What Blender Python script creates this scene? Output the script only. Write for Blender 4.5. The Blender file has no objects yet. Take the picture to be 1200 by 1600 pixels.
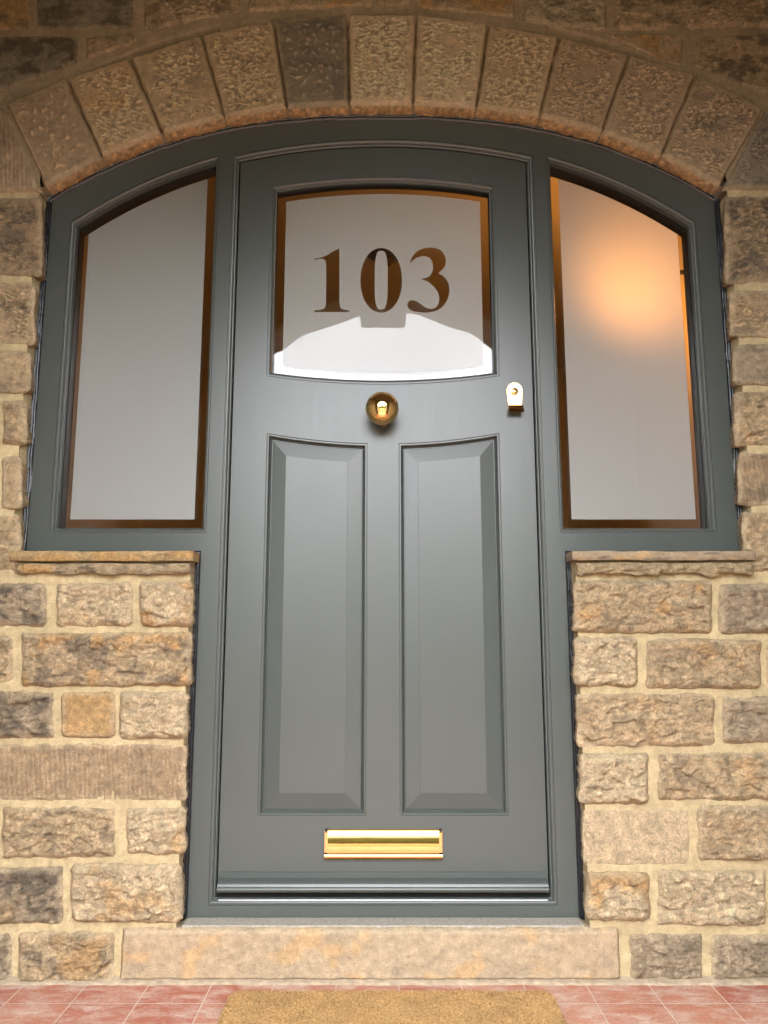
import bpy, math, random
import numpy as np
from mathutils import Vector
from mathutils.geometry import tessellate_polygon

random.seed(5)
R = math.radians
sc = bpy.context.scene
COL = sc.collection

# ------------------------------------------------------------------ camera
PITCH = math.atan(0.16)
CAM = Vector((0.0, -2.13, 0.85))
FPX = 1200.0
cd = bpy.data.cameras.new('camera')
cam = bpy.data.objects.new('camera', cd)
COL.objects.link(cam)
cam.location = CAM
cam.rotation_euler = (R(90) + PITCH, 0, 0)
cd.sensor_fit = 'HORIZONTAL'
cd.sensor_width = 36.0
cd.lens = 36.0 * FPX / 1200.0
cd.shift_x = 1.5 / 1200.0
cd.clip_start = 0.02
cd.clip_end = 600
sc.camera = cam

# ------------------------------------------------------------------ world and sun
SUN_EL, SUN_ROT = 42.0, 20.0            # the sun stands behind the house: the porch lies in shade
w = bpy.data.worlds.new("World")
sc.world = w
w.use_nodes = True
nt = w.node_tree
nt.nodes.clear()
wo = nt.nodes.new('ShaderNodeOutputWorld')
bg = nt.nodes.new('ShaderNodeBackground')
sky = nt.nodes.new('ShaderNodeTexSky')
sky.sky_type = 'NISHITA'
sky.sun_disc = False
sky.sun_elevation = R(SUN_EL)
sky.sun_rotation = R(SUN_ROT)
sky.air_density = 1.0
sky.dust_density = 3.0
tc = nt.nodes.new('ShaderNodeTexCoord')
cl = nt.nodes.new('ShaderNodeTexNoise')
cl.inputs['Scale'].default_value = 2.2
cl.inputs['Detail'].default_value = 5
cr = nt.nodes.new('ShaderNodeValToRGB')
cr.color_ramp.elements[0].position = 0.30
cr.color_ramp.elements[0].color = (0.55, 0.55, 0.55, 1)
cr.color_ramp.elements[1].position = 0.60
cr.color_ramp.elements[1].color = (0.95, 0.95, 0.95, 1)
mx = nt.nodes.new('ShaderNodeMix')
mx.data_type = 'RGBA'
mx.inputs['B'].default_value = (11.2, 11.1, 11.3, 1)      # bright broken cloud
nt.links.new(tc.outputs['Generated'], cl.inputs['Vector'])
nt.links.new(cl.outputs['Fac'], cr.inputs['Fac'])
nt.links.new(cr.outputs['Color'], mx.inputs['Factor'])
nt.links.new(sky.outputs['Color'], mx.inputs['A'])
nt.links.new(mx.outputs['Result'], bg.inputs['Color'])
nt.links.new(bg.outputs['Background'], wo.inputs['Surface'])
bg.inputs['Strength'].default_value = 0.12

sl = bpy.data.lights.new('sun', 'SUN')
sl.energy = 2.0
sl.angle = R(0.5)
sl.color = (1.0, 0.94, 0.84)
so = bpy.data.objects.new('sun', sl)
COL.objects.link(so)
_e, _r = R(SUN_EL), R(SUN_ROT)
sdir = Vector((math.cos(_e) * math.sin(_r), math.cos(_e) * math.cos(_r), math.sin(_e)))
so.rotation_euler = sdir.to_track_quat('Z', 'Y').to_euler()
so.location = sdir * 30

sc.view_settings.view_transform = 'Standard'
sc.view_settings.look = 'None'
sc.view_settings.gamma = 1
sc.view_settings.exposure = 3.72
sc.cycles.max_bounces = 12
sc.cycles.diffuse_bounces = 6
sc.cycles.glossy_bounces = 6
sc.cycles.transparent_max_bounces = 24
sc.cycles.transmission_bounces = 12
sc.cycles.sample_clamp_indirect = 8.0
sc.cycles.caustics_reflective = False

# ------------------------------------------------------------------ helpers
S_, C_ = math.sin(PITCH), math.cos(PITCH)
WALL_Y = -0.055


def P(px, py, Y=0.0):
    """a point of the photograph measured off onto the real vertical plane y = Y"""
    t = (800 - py) / FPX
    u = (px - 598.5) / FPX
    D = (Y - CAM.y) / (C_ - t * S_)
    return (CAM.x + u * D, CAM.z + D * (S_ + t * C_))


_rs = np.random.RandomState(11)
_perm = _rs.permutation(512).astype(np.int64)
_perm = np.concatenate([_perm, _perm, _perm])
_ga = _rs.rand(512) * 2 * np.pi
_gx, _gy = np.cos(_ga), np.sin(_ga)


def perlin(x, y, seed=0):
    x = np.asarray(x, float) + seed * 17.31 + 400
    y = np.asarray(y, float) + seed * 9.77 + 400
    xi = np.floor(x).astype(np.int64)
    yi = np.floor(y).astype(np.int64)
    xf, yf = x - xi, y - yi
    u = xf * xf * xf * (xf * (xf * 6 - 15) + 10)
    v = yf * yf * yf * (yf * (yf * 6 - 15) + 10)

    def g(ix, iy, dx, dy):
        h = _perm[(_perm[ix & 511] + iy) & 511]
        return _gx[h] * dx + _gy[h] * dy
    a = g(xi, yi, xf, yf)
    b = g(xi + 1, yi, xf - 1, yf)
    c = g(xi, yi + 1, xf, yf - 1)
    d = g(xi + 1, yi + 1, xf - 1, yf - 1)
    return 1.5 * ((a * (1 - u) + b * u) * (1 - v) + (c * (1 - u) + d * u) * v)


def fbm(x, y, o=4, seed=0):
    s = 0
    a = 1.0
    n = 0
    for k in range(o):
        s = s + a * perlin(x * 2 ** k, y * 2 ** k, seed + k * 3)
        n += a
        a *= 0.5
    return s / n


def ridged(x, y, o=3, seed=0):
    s = 0
    a = 1.0
    n = 0
    for k in range(o):
        s = s + a * (1 - 2 * np.abs(perlin(x * 2 ** k, y * 2 ** k, seed + k * 5)))
        n += a
        a *= 0.5
    return s / n


def facets(x, y, seed=0):
    """crisp split-rock facets: the nearest jittered cell gives each point its own little tilted plane"""
    xi, yi = np.floor(x).astype(np.int64), np.floor(y).astype(np.int64)
    best = np.full(np.shape(x), 1e9)
    out = np.zeros(np.shape(x))
    for i in (-1, 0, 1):
        for j in (-1, 0, 1):
            h = _perm[(_perm[(xi + i + seed * 7 + 900) & 511] + yi + j + 900) & 511]
            fx = xi + i + ((h * 37) % 101) / 101.0
            fy = yi + j + ((h * 53) % 97) / 97.0
            d = (x - fx) ** 2 + (y - fy) ** 2
            v = ((h * 29) % 89) / 89.0 - 0.5 + _gx[h] * (x - fx) * 0.9 + _gy[h] * (y - fy) * 0.9
            m = d < best
            best = np.where(m, d, best)
            out = np.where(m, v, out)
    return out


def smooth(e0, e1, x):
    t = np.clip((x - e0) / (e1 - e0), 0, 1)
    return t * t * (3 - 2 * t)


def link(o, parent=None):
    COL.objects.link(o)
    if parent:
        o.parent = parent
    return o


def mesh_obj(name, V, F, mats, parent=None, smooth_angle=None, colors=None, fmat=None):
    """V: n x 3, F: list of faces or an array of quads"""
    me = bpy.data.meshes.new(name)
    V = np.asarray(V, dtype=np.float32)
    if isinstance(F, np.ndarray):
        n = len(F)
        k = F.shape[1]
        me.vertices.add(len(V))
        me.vertices.foreach_set('co', V.ravel())
        me.loops.add(n * k)
        me.loops.foreach_set('vertex_index', F.astype(np.int32).ravel())
        me.polygons.add(n)
        me.polygons.foreach_set('loop_start', np.arange(0, n * k, k, dtype=np.int32))
        me.polygons.foreach_set('loop_total', np.full(n, k, dtype=np.int32))
        me.update(calc_edges=True)
    else:
        me.from_pydata(V.tolist(), [], [tuple(int(i) for i in f) for f in F])
        me.update()
    me.validate()
    if not isinstance(mats, (list, tuple)):
        mats = [mats]
    for m in mats:
        me.materials.append(m)
    if fmat is not None:
        me.polygons.foreach_set('material_index', np.asarray(fmat, dtype=np.int32))
    if smooth_angle:
        me.polygons.foreach_set('use_smooth', np.ones(len(me.polygons), dtype=bool))
        if smooth_angle < 179:
            me.set_sharp_from_angle(angle=R(smooth_angle))
    if colors is not None:
        ca = me.color_attributes.new('tint', 'FLOAT_COLOR', 'POINT')
        ca.data.foreach_set('color', np.asarray(colors, dtype=np.float32).ravel())
    return link(bpy.data.objects.new(name, me), parent)


def tag(o, label=None, cat=None, group=None, kind=None):
    if label:
        o['label'] = label
    if cat:
        o['category'] = cat
    if group:
        o['group'] = group
    if kind:
        o['kind'] = kind
    return o


def empty(name, loc=(0, 0, 0)):
    # things stand at the world origin of their own coordinates: parts are given in world space
    o = link(bpy.data.objects.new(name, None))
    o.empty_display_size = 0.1
    return o


class MB:
    def __init__(s):
        s.V, s.F, s.M = [], [], []

    def add(s, V, F, m=0):
        b = len(s.V)
        s.V += [tuple(v) for v in V]
        s.F += [tuple(i + b for i in f) for f in F]
        s.M += [m] * len(F)

    def box(s, x0, x1, y0, y1, z0, z1, m=0):
        V = [(x, y, z) for x in (x0, x1) for y in (y0, y1) for z in (z0, z1)]
        F = [(0, 1, 3, 2), (4, 6, 7, 5), (0, 4, 5, 1), (2, 3, 7, 6), (0, 2, 6, 4), (1, 5, 7, 3)]
        s.add(V, F, m)

    def lathe(s, prof, c, n=48, axis='y', m=0):
        """prof: (radius, along axis) pairs"""
        V, F = [], []
        for r, a in prof:
            for k in range(n):
                th = 2 * math.pi * k / n
                if axis == 'y':
                    V.append((c[0] + r * math.cos(th), c[1] + a, c[2] + r * math.sin(th)))
                else:
                    V.append((c[0] + r * math.cos(th), c[1] + r * math.sin(th), c[2] + a))
        for i in range(len(prof) - 1):
            for k in range(n):
                k2 = (k + 1) % n
                F.append((i * n + k, i * n + k2, (i + 1) * n + k2, (i + 1) * n + k))
        s.add(V, F, m)

    def extrude_x(s, prof, x0, x1, m=0, cap=True):
        n = len(prof)
        V = [(x0, y, z) for y, z in prof] + [(x1, y, z) for y, z in prof]
        F = [(i, (i + 1) % n, n + (i + 1) % n, n + i) for i in range(n)]
        if cap:
            F += [tuple(range(n))[::-1], tuple(range(n, 2 * n))]
        s.add(V, F, m)

    def build(s, name, mats, parent=None, sm=None):
        o = mesh_obj(name, s.V, s.F, mats, parent, sm, fmat=s.M)
        return o


def inset(poly, d):
    """mitred inward offset of a CCW polygon (positive d = inwards)"""
    n = len(poly)
    out = []
    for i in range(n):
        p0, p1, p2 = poly[i - 1], poly[i], poly[(i + 1) % n]
        e1 = Vector((p1[0] - p0[0], p1[1] - p0[1])).normalized()
        e2 = Vector((p2[0] - p1[0], p2[1] - p1[1])).normalized()
        n1 = Vector((-e1.y, e1.x))
        n2 = Vector((-e2.y, e2.x))
        b = (n1 + n2)
        k = d / max(0.2, (1 + n1.dot(n2)))
        out.append((p1[0] + b.x * k, p1[1] + b.y * k))
    return out


def loft(mb, poly, prof, m=0):
    rings = []
    V = []
    for off, y in prof:
        q = inset(poly, off) if off else poly
        rings.append(len(V))
        V += [(p[0], y, p[1]) for p in q]
    n = len(poly)
    F = []
    for a, b in zip(rings[:-1], rings[1:]):
        for i in range(n):
            j = (i + 1) % n
            F.append((a + i, a + j, b + j, b + i))
    mb.add(V, F, m)


def plate(mb, outer, holes, y, m=0):
    loops = [[Vector((p[0], p[1], 0)) for p in outer]] + [[Vector((p[0], p[1], 0)) for p in h] for h in holes]
    tris = tessellate_polygon(loops)
    V = [(p[0], y, p[1]) for l in [outer] + list(holes) for p in l]
    mb.add(V, [tuple(t) for t in tris], m)


def arc(f, x0, x1, n):
    return [(x0 + (x1 - x0) * i / n, f(x0 + (x1 - x0) * i / n)) for i in range(n + 1)]


# ------------------------------------------------------------------ materials
def mat(name):
    m = bpy.data.materials.new(name)
    m.use_nodes = True
    t = m.node_tree
    b = t.nodes['Principled BSDF']
    return m, t, b


def node(t, typ, **kw):
    n = t.nodes.new(typ)
    for k, v in kw.items():
        if k in n.inputs:
            n.inputs[k].default_value = v
        else:
            setattr(n, k, v)
    return n


def coords(t, scale=(1, 1, 1)):
    g = t.nodes.new('ShaderNodeNewGeometry')
    mp = t.nodes.new('ShaderNodeMapping')
    mp.inputs['Scale'].default_value = scale
    t.links.new(g.outputs['Position'], mp.inputs['Vector'])
    return mp.outputs['Vector']


def noise(t, vec, scale, detail=4, rough=0.55, dist=0.0):
    n = node(t, 'ShaderNodeTexNoise', Scale=scale, Detail=detail, Roughness=rough, Distortion=dist)
    t.links.new(vec, n.inputs['Vector'])
    return n


def ramp(t, fac, stops):
    r = t.nodes.new('ShaderNodeValToRGB')
    cr = r.color_ramp
    while len(cr.elements) < len(stops):
        cr.elements.new(0.5)
    for e, (p, c) in zip(cr.elements, stops):
        e.position = p
        e.color = (c, c, c, 1) if not isinstance(c, (tuple, list)) else (*c, 1)
    t.links.new(fac, r.inputs['Fac'])
    return r.outputs['Color']


def mixc(t, a, b, fac, mode='MIX'):
    m = t.nodes.new('ShaderNodeMix')
    m.data_type = 'RGBA'
    m.blend_type = mode
    for s, v in (('A', a), ('B', b)):
        if isinstance(v, (tuple, list)):
            m.inputs[s].default_value = (*v, 1)
        else:
            t.links.new(v, m.inputs[s])
    if isinstance(fac, (int, float)):
        m.inputs['Factor'].default_value = fac
    else:
        t.links.new(fac, m.inputs['Factor'])
    return m.outputs['Result']


def bump(t, h, strength, dist, prev=None):
    b = node(t, 'ShaderNodeBump', Strength=strength, Distance=dist)
    t.links.new(h, b.inputs['Height'])
    if prev:
        t.links.new(prev, b.inputs['Normal'])
    return b.outputs['Normal']


def make_stone(name, spec=0.35, rough=(0.55, 0.9), bs=1.0, cv=1.0, gain=(1.04, 1.02, 0.97)):
    m, t, b = mat(name)
    v = coords(t)
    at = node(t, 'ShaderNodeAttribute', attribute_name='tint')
    n1 = noise(t, v, 45, 6, 0.65)
    n2 = noise(t, v, 260, 4, 0.7)
    n3 = noise(t, v, 900, 2, 0.6)
    f1 = ramp(t, n1.outputs['Fac'], [(0.3, 0.70), (0.7, 1.25)])
    f2 = ramp(t, n2.outputs['Fac'], [(0.28, 0.55), (0.5, 1.0), (0.75, 1.35)])
    f3 = ramp(t, n3.outputs['Fac'], [(0.3, 0.8), (0.7, 1.2)])
    n4 = noise(t, v, 120, 5, 0.75, 0.6)
    f4 = ramp(t, n4.outputs['Fac'], [(0.36, 0.62), (0.48, 1.0), (0.66, 1.30)])
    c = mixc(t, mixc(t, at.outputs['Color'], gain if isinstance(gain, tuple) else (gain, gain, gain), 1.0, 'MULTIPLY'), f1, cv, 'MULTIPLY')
    c = mixc(t, c, f2, 0.9 * cv, 'MULTIPLY')
    c = mixc(t, c, f4, 0.55 * cv, 'MULTIPLY')
    c = mixc(t, c, f3, 0.8 * cv, 'MULTIPLY')
    t.links.new(c, b.inputs['Base Color'])
    rr = ramp(t, n2.outputs['Fac'], [(0.35, rough[0]), (0.6, rough[1])])
    t.links.new(rr, b.inputs['Roughness'])
    b.inputs['Specular IOR Level'].default_value = spec
    nn = bump(t, n1.outputs['Fac'], 0.8 * bs, 0.016)
    nn = bump(t, n4.outputs['Fac'], 0.8 * bs, 0.008, nn)
    nn = bump(t, n2.outputs['Fac'], 0.7 * bs, 0.006, nn)
    nn = bump(t, n3.outputs['Fac'], 0.8 * bs, 0.002, nn)
    t.links.new(nn, b.inputs['Normal'])
    return m


M_STONE = make_stone('weathered sandstone')
M_ARCH = make_stone('dressed arch sandstone', 0.8, (0.28, 0.75), 0.5, 0.7, (0.90, 0.88, 0.84))
M_SLAB = make_stone('sawn sandstone slab', 0.3, (0.6, 0.9), 0.4, 0.6, 0.86)
M_MORTAR = make_stone('lime mortar', 0.2, (0.8, 0.95), 0.28, 0.5, (0.84, 0.81, 0.76))


def make_paint():
    m, t, b = mat('grey green satin paint')
    v = coords(t, (1, 1, 0.05))
    n1 = noise(t, v, 90, 1, 0.5, 0.0)
    v2 = coords(t)
    n2 = noise(t, v2, 9, 3)
    c = mixc(t, (0.061, 0.072, 0.066), (0.068, 0.080, 0.074), n2.outputs['Fac'])
    t.links.new(c, b.inputs['Base Color'])
    rr = ramp(t, n1.outputs['Fac'], [(0.3, 0.32), (0.7, 0.35)])
    t.links.new(rr, b.inputs['Roughness'])
    b.inputs['Specular IOR Level'].default_value = 0.6
    nn = bump(t, n1.outputs['Fac'], 0.05, 0.0003)
    n3 = noise(t, v2, 7, 2)
    nn = bump(t, n3.outputs['Fac'], 0.10, 0.004, nn)
    t.links.new(nn, b.inputs['Normal'])
    return m


M_PAINT = make_paint()


def simple(name, col, rough, metal=0.0, spec=0.5, bscale=None, bstr=0.3, bdist=0.001, var=0.0):
    m, t, b = mat(name)
    b.inputs['Base Color'].default_value = (*col, 1)
    b.inputs['Roughness'].default_value = rough
    b.inputs['Metallic'].default_value = metal
    b.inputs['Specular IOR Level'].default_value = spec
    if bscale:
        n = noise(t, coords(t), bscale, 4)
        t.links.new(bump(t, n.outputs['Fac'], bstr, bdist), b.inputs['Normal'])
        if var:
            f = ramp(t, n.outputs['Fac'], [(0.3, 1 - var), (0.7, 1 + var)])
            t.links.new(mixc(t, col, f, 1.0, 'MULTIPLY'), b.inputs['Base Color'])
    return m


def make_brass(name, rough, ca=(0.78, 0.44, 0.14), cb=(0.84, 0.52, 0.19)):
    m, t, b = mat(name)
    v = coords(t)
    n = noise(t, v, 60, 4)
    c = mixc(t, ca, cb, n.outputs['Fac'])
    t.links.new(c, b.inputs['Base Color'])
    b.inputs['Metallic'].default_value = 1
    b.inputs['Roughness'].default_value = rough
    n2 = noise(t, v, 14, 2)
    t.links.new(bump(t, n2.outputs['Fac'], 0.06, 0.003), b.inputs['Normal'])
    return m


M_BRASS = make_brass('polished brass', 0.07, (0.88, 0.58, 0.22), (0.93, 0.66, 0.29))
M_BRASS2 = make_brass('lacquered brass', 0.09, (0.60, 0.33, 0.125), (0.68, 0.40, 0.16))
M_SEAL = simple('black silicone sealant', (0.010, 0.012, 0.016), 0.22, 0, 0.5, 90, 0.5, 0.003)
M_BLACK = simple('black rubber gasket', (0.012, 0.012, 0.012), 0.5)
M_BEAD = simple('dark stained inner bead', (0.035, 0.018, 0.008), 0.6)
M_DARKIN = simple('dark keyway', (0.02, 0.015, 0.01), 0.5)
M_ALU = simple('aluminium sill strip', (0.36, 0.37, 0.37), 0.4, 0.6)


def make_glass(name, ior):
    m = bpy.data.materials.new(name)
    m.use_nodes = True
    t = m.node_tree
    t.nodes.clear()
    o = t.nodes.new('ShaderNodeOutputMaterial')
    tr = t.nodes.new('ShaderNodeBsdfTransparent')
    tr.inputs['Color'].default_value = (0.97, 0.98, 0.97, 1)
    gl = t.nodes.new('ShaderNodeBsdfGlossy')
    gl.inputs['Roughness'].default_value = 0.0
    fr = t.nodes.new('ShaderNodeFresnel')
    fr.inputs['IOR'].default_value = ior
    mx = t.nodes.new('ShaderNodeMixShader')
    t.links.new(fr.outputs[0], mx.inputs[0])
    t.links.new(tr.outputs[0], mx.inputs[1])
    t.links.new(gl.outputs[0], mx.inputs[2])
    t.links.new(mx.outputs[0], o.inputs['Surface'])
    return m


M_GLASS1 = make_glass('float glass outer face', 1.52)
M_GLASS2 = make_glass('float glass inner pane', 1.54)


def make_etched():
    m = bpy.data.materials.new('acid etched glass')
    m.use_nodes = True
    t = m.node_tree
    t.nodes.clear()
    o = t.nodes.new('ShaderNodeOutputMaterial')
    n = noise(t, coords(t), 3.0, 2)
    c = mixc(t, (0.69, 0.705, 0.69), (0.74, 0.755, 0.74), n.outputs['Fac'])
    d = t.nodes.new('ShaderNodeBsdfDiffuse')
    tl = t.nodes.new('ShaderNodeBsdfTranslucent')
    t.links.new(c, d.inputs['Color'])
    t.links.new(c, tl.inputs['Color'])
    mx = t.nodes.new('ShaderNodeMixShader')
    mx.inputs[0].default_value = 0.42
    t.links.new(d.outputs[0], mx.inputs[1])
    t.links.new(tl.outputs[0], mx.inputs[2])
    rf = t.nodes.new('ShaderNodeBsdfRefraction')        # the forward lobe of acid etched glass: lamps behind it blur into a soft glow
    rf.inputs['IOR'].default_value = 1.42
    rf.inputs['Roughness'].default_value = 0.94
    m2 = t.nodes.new('ShaderNodeMixShader')
    m2.inputs[0].default_value = 0.17
    t.links.new(mx.outputs[0], m2.inputs[1])
    t.links.new(rf.outputs[0], m2.inputs[2])
    t.links.new(m2.outputs[0], o.inputs['Surface'])
    return m


M_ETCH = make_etched()


def make_tiles():
    m, t, b = mat('red quarry tiles')
    g = t.nodes.new('ShaderNodeNewGeometry')
    mp = node(t, 'ShaderNodeMapping')
    T = 0.1535
    mp.inputs['Location'].default_value = (0.729 / T, 0.178 / T, 0)
    mp.inputs['Scale'].default_value = (1 / T, 1 / T, 1)
    t.links.new(g.outputs['Position'], mp.inputs['Vector'])
    br = node(t, 'ShaderNodeTexBrick', Scale=1.0, offset=0.0, squash=1.0)
    br.inputs['Mortar Size'].default_value = 0.011
    br.inputs['Mortar Smooth'].default_value = 0.35
    br.inputs['Bias'].default_value = 0.0
    br.inputs['Brick Width'].default_value = 1.0
    br.inputs['Row Height'].default_value = 1.0
    br.inputs['Color1'].default_value = (0.36, 0.11, 0.075, 1)
    br.inputs['Color2'].default_value = (0.46, 0.21, 0.14, 1)
    br.inputs['Mortar'].default_value = (0.56, 0.46, 0.38, 1)
    t.links.new(mp.outputs['Vector'], br.inputs['Vector'])
    v = coords(t)
    vs = coords(t, (1, 2.2, 1))
    n1 = noise(t, vs, 13, 6, 0.68, 0.5)      # white bloom smeared over the tiles
    n2 = noise(t, v, 130, 5, 0.7)
    bl = ramp(t, n1.outputs['Fac'], [(0.42, 0.0), (0.68, 0.9)])
    c = mixc(t, br.outputs['Color'], (0.57, 0.44, 0.36), bl)
    c = mixc(t, c, ramp(t, n2.outputs['Fac'], [(0.3, 0.72), (0.7, 1.2)]), 0.9, 'MULTIPLY')
    t.links.new(c, b.inputs['Base Color'])
    t.links.new(ramp(t, n1.outputs['Fac'], [(0.35, 0.32), (0.65, 0.6)]), b.inputs['Roughness'])
    inv = ramp(t, br.outputs['Fac'], [(0.0, 1.0), (1.0, 0.0)])
    nn = bump(t, inv, 0.5, 0.0025)
    nn = bump(t, n2.outputs['Fac'], 0.4, 0.0012, nn)
    t.links.new(nn, b.inputs['Normal'])
    return m


M_TILES = make_tiles()

# ------------------------------------------------------------------ outlines of the joinery (metres)
HEAD = lambda x: 2.406 - 0.269 * (abs(x) / 0.994) ** 2.5
FW, FL, ZB, ZS = 0.994, 0.508, 0.128, 1.080
outer = [(-FL, ZB), (FL, ZB), (FL, ZS), (FW, ZS)] + arc(HEAD, FW, -FW, 72) + [(-FW, ZS), (-FL, ZS)]

DTOP = lambda x: 2.3416 - 0.0556 * (x / 0.4545) ** 2
door_hole = [(-0.4545, 0.156), (0.4545, 0.156)] + arc(DTOP, 0.4545, -0.4545, 32)
STOP = lambda x: 2.345 - 0.3265 * abs(x) ** 2.5
side_r = [(0.4945, 1.132), (0.9345, 1.132)] + arc(STOP, 0.9345, 0.4945, 26)
side_l = [(-p[0], p[1]) for p in side_r][::-1]

LY = 0.012          # front of the door leaf
KL = 1 + LY / 2.13


def kl(x, z):
    return (x * KL, 0.85 + (z - 0.85) * KL)


leaf = inset(door_hole, 0.0215)
leaf = [(p[0], max(p[1], 0.184)) for p in leaf]
gl_top = lambda x: 2.2185 - 0.0335 * (x / 0.339) ** 2
gl_bot = lambda x: 1.5629 + 0.0255 * (x / 0.339) ** 2
glass_hole = [kl(*p) for p in arc(gl_bot, -0.337, 0.337, 28) + arc(gl_top, 0.337, -0.337, 28)]
pt = lambda x: 1.3885 + 0.0310 * (x / 0.331) ** 2
panel_r = [kl(*p) for p in [(0.0443, 0.378), (0.332, 0.378)] + arc(pt, 0.332, 0.0443, 18)]
panel_l = [(-p[0], p[1]) for p in panel_r][::-1]



def shaped(x0, x1, fb, ft, d, n=28, k=None):
    """outline with a curved top (and foot) drawn in by d, keeping true mitred corners"""
    e = 1e-4

    def off(f, x, s):
        g = (f(x + e) - f(x - e)) / (2 * e)
        return f(x) + s * d * math.sqrt(1 + g * g)
    a, b = x0 + d, x1 - d
    q = [(x, off(fb, x, 1)) for x in (a + (b - a) * i / n for i in range(n + 1))]
    q += [(x, off(ft, x, -1)) for x in (b + (a - b) * i / n for i in range(n + 1))]
    return [kl(*p) for p in q] if k else q


mirror = lambda q: [(-p[0], p[1]) for p in q][::-1]
side_in = lambda d: shaped(0.4945, 0.9345, lambda x: 1.132, STOP, d)
door_in = lambda d: shaped(-0.339, 0.339, gl_bot, gl_top, d, k=1)
panel_in = lambda d: shaped(0.0443, 0.332, lambda x: 0.378, pt, d, k=1)
# ------------------------------------------------------------------ stone wall
T_TAN = (0.52, 0.395, 0.245)
T_PALE = (0.60, 0.475, 0.31)
T_OR = (0.50, 0.33, 0.155)
T_GREY = (0.40, 0.32, 0.22)
T_DARK = (0.25, 0.21, 0.15)
T_PINK = (0.42, 0.28, 0.20)
T_BRN = (0.42, 0.31, 0.195)
C_EDGE = np.array((0.60, 0.49, 0.33))


def stone(corners,  style='pitched', tint=T_TAN, dark=0.3, orange=0.15, seed=0, step=0.0036, cr_=0.012,
          yf=WALL_Y, back=0.02, wob=0.004, proud=0.006, edge=0.6, arris=0.006, amp=1.0, soft=0.0, taper=0.004):
    """one block: corners TL, TR, BR, BL as (x, z); returns V, F, colours"""
    tl, tr, br_, bl = [np.array(c, float) for c in corners]
    Wd = 0.5 * (np.linalg.norm(tr - tl) + np.linalg.norm(br_ - bl))
    Ht = 0.5 * (np.linalg.norm(tl - bl) + np.linalg.norm(tr - br_))
    nu = max(6, int(Wd / step))
    nv = max(5, int(Ht / step))
    u = np.linspace(-1, 1, nu + 1)
    v = np.linspace(-1, 1, nv + 1)
    U, Vv = np.meshgrid(u, v)
    a, b = Wd / 2, Ht / 2
    px, pz = U * a, Vv * b
    r = min(cr_, a * 0.9, b * 0.9)
    qx = np.maximum(np.abs(px) - (a - r), 0)
    qz = np.maximum(np.abs(pz) - (b - r), 0)
    qn = np.hypot(qx, qz)
    k = np.where(qn > 1e-9, np.maximum(qx, qz) / np.maximum(qn, 1e-9), 1.0)
    px = np.where(qx > 0, np.sign(px) * (a - r + qx * k), px)
    pz = np.where(qz > 0, np.sign(pz) * (b - r + qz * k), pz)
    # distance from the rounded edge
    dist = np.minimum(a - np.abs(U * a), b - np.abs(Vv * b))
    uu, vv = px / a * 0.5 + 0.5, pz / b * 0.5 + 0.5
    X = (bl[0] * (1 - uu) + br_[0] * uu) * (1 - vv) + (tl[0] * (1 - uu) + tr[0] * uu) * vv
    Z = (bl[1] * (1 - uu) + br_[1] * uu) * (1 - vv) + (tl[1] * (1 - uu) + tr[1] * uu) * vv
    wmask = 1 - smooth(0, 0.03, dist)
    X = X + wob * wmask * (fbm(X * 22, Z * 22, 2, seed) * 1.5 + 0.9 * fbm(X * 120, Z * 120, 2, seed + 2))
    Z = Z + wob * wmask * (fbm(X * 22 + 50, Z * 22, 2, seed + 1) * 1.5 + 0.9 * fbm(X * 120 + 9, Z * 120, 2, seed + 3))
    ed = smooth(0, arris, dist)
    wx = X + 0.012 * perlin(X * 18, Z * 18, seed + 5)
    wz = Z + 0.012 * perlin(X * 18 + 9, Z * 18, seed + 6)
    high = 0 * X
    if style == 'pitched':
        h = 0.009 * fbm(wx * 9, wz * 14, 3, seed + 7) + 0.0062 * facets(wx * 20, wz * 40, seed + 8) \
            + 0.0030 * facets(X * 52, Z * 110, seed + 9) + 0.0022 * fbm(X * 130, Z * 180, 2, seed + 9)
        inner = smooth(0.0, 0.016, dist)
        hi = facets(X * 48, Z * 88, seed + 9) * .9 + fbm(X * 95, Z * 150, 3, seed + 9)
        h = h * (0.3 + 0.7 * inner) + 0.007 * inner
        h = np.maximum(h, -0.0004)
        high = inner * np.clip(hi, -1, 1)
    elif style == 'pecked':
        g = perlin(X * 48 + 2 * wx, wz * 140, seed + 8) + 0.7 * perlin(X * 110, Z * 230, seed + 9)
        g2 = np.clip(g, -0.25, 1)
        m = smooth(0.010, 0.026, dist + 0.006 * fbm(X * 20, Z * 20, 2, seed))
        dens = smooth(-0.40, 0.10, fbm(X * 12, Z * 12, 3, seed + 13) * 1.3 + 0.10 + 0.16 * math.sin(seed * 1.7))
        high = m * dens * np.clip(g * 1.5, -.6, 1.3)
        h = m * dens * 0.0078 * g2 + 0.0025 * fbm(X * 14, Z * 14, 3, seed + 3) + 0.0010 * fbm(X * 110, Z * 110, 2, seed + 4)
    elif style == 'dots':
        g = perlin(wx * 60, wz * 66, seed + 8)
        m = smooth(0.016, 0.032, dist)
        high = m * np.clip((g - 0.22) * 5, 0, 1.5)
        h = m * 0.016 * np.clip(g - 0.22, 0, 1) + 0.002 * fbm(X * 14, Z * 14, 3, seed + 3) + 0.0008 * fbm(X * 110, Z * 110, 2, seed)
    elif style == 'tooled':
        g = np.sin((X + 0.0035 * perlin(X * 10, Z * 14, seed) + 0.10 * Z) * 2 * np.pi / 0.0125)
        h = 0.0011 * g + 0.003 * fbm(X * 9, Z * 20, 3, seed + 3) + 0.0015 * fbm(X * 80, Z * 80, 2, seed)
    else:
        h = 0.003 * fbm(X * 10, Z * 14, 4, seed) + 0.0010 * fbm(X * 70, Z * 70, 3, seed + 2)
    h = h * amp
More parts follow.
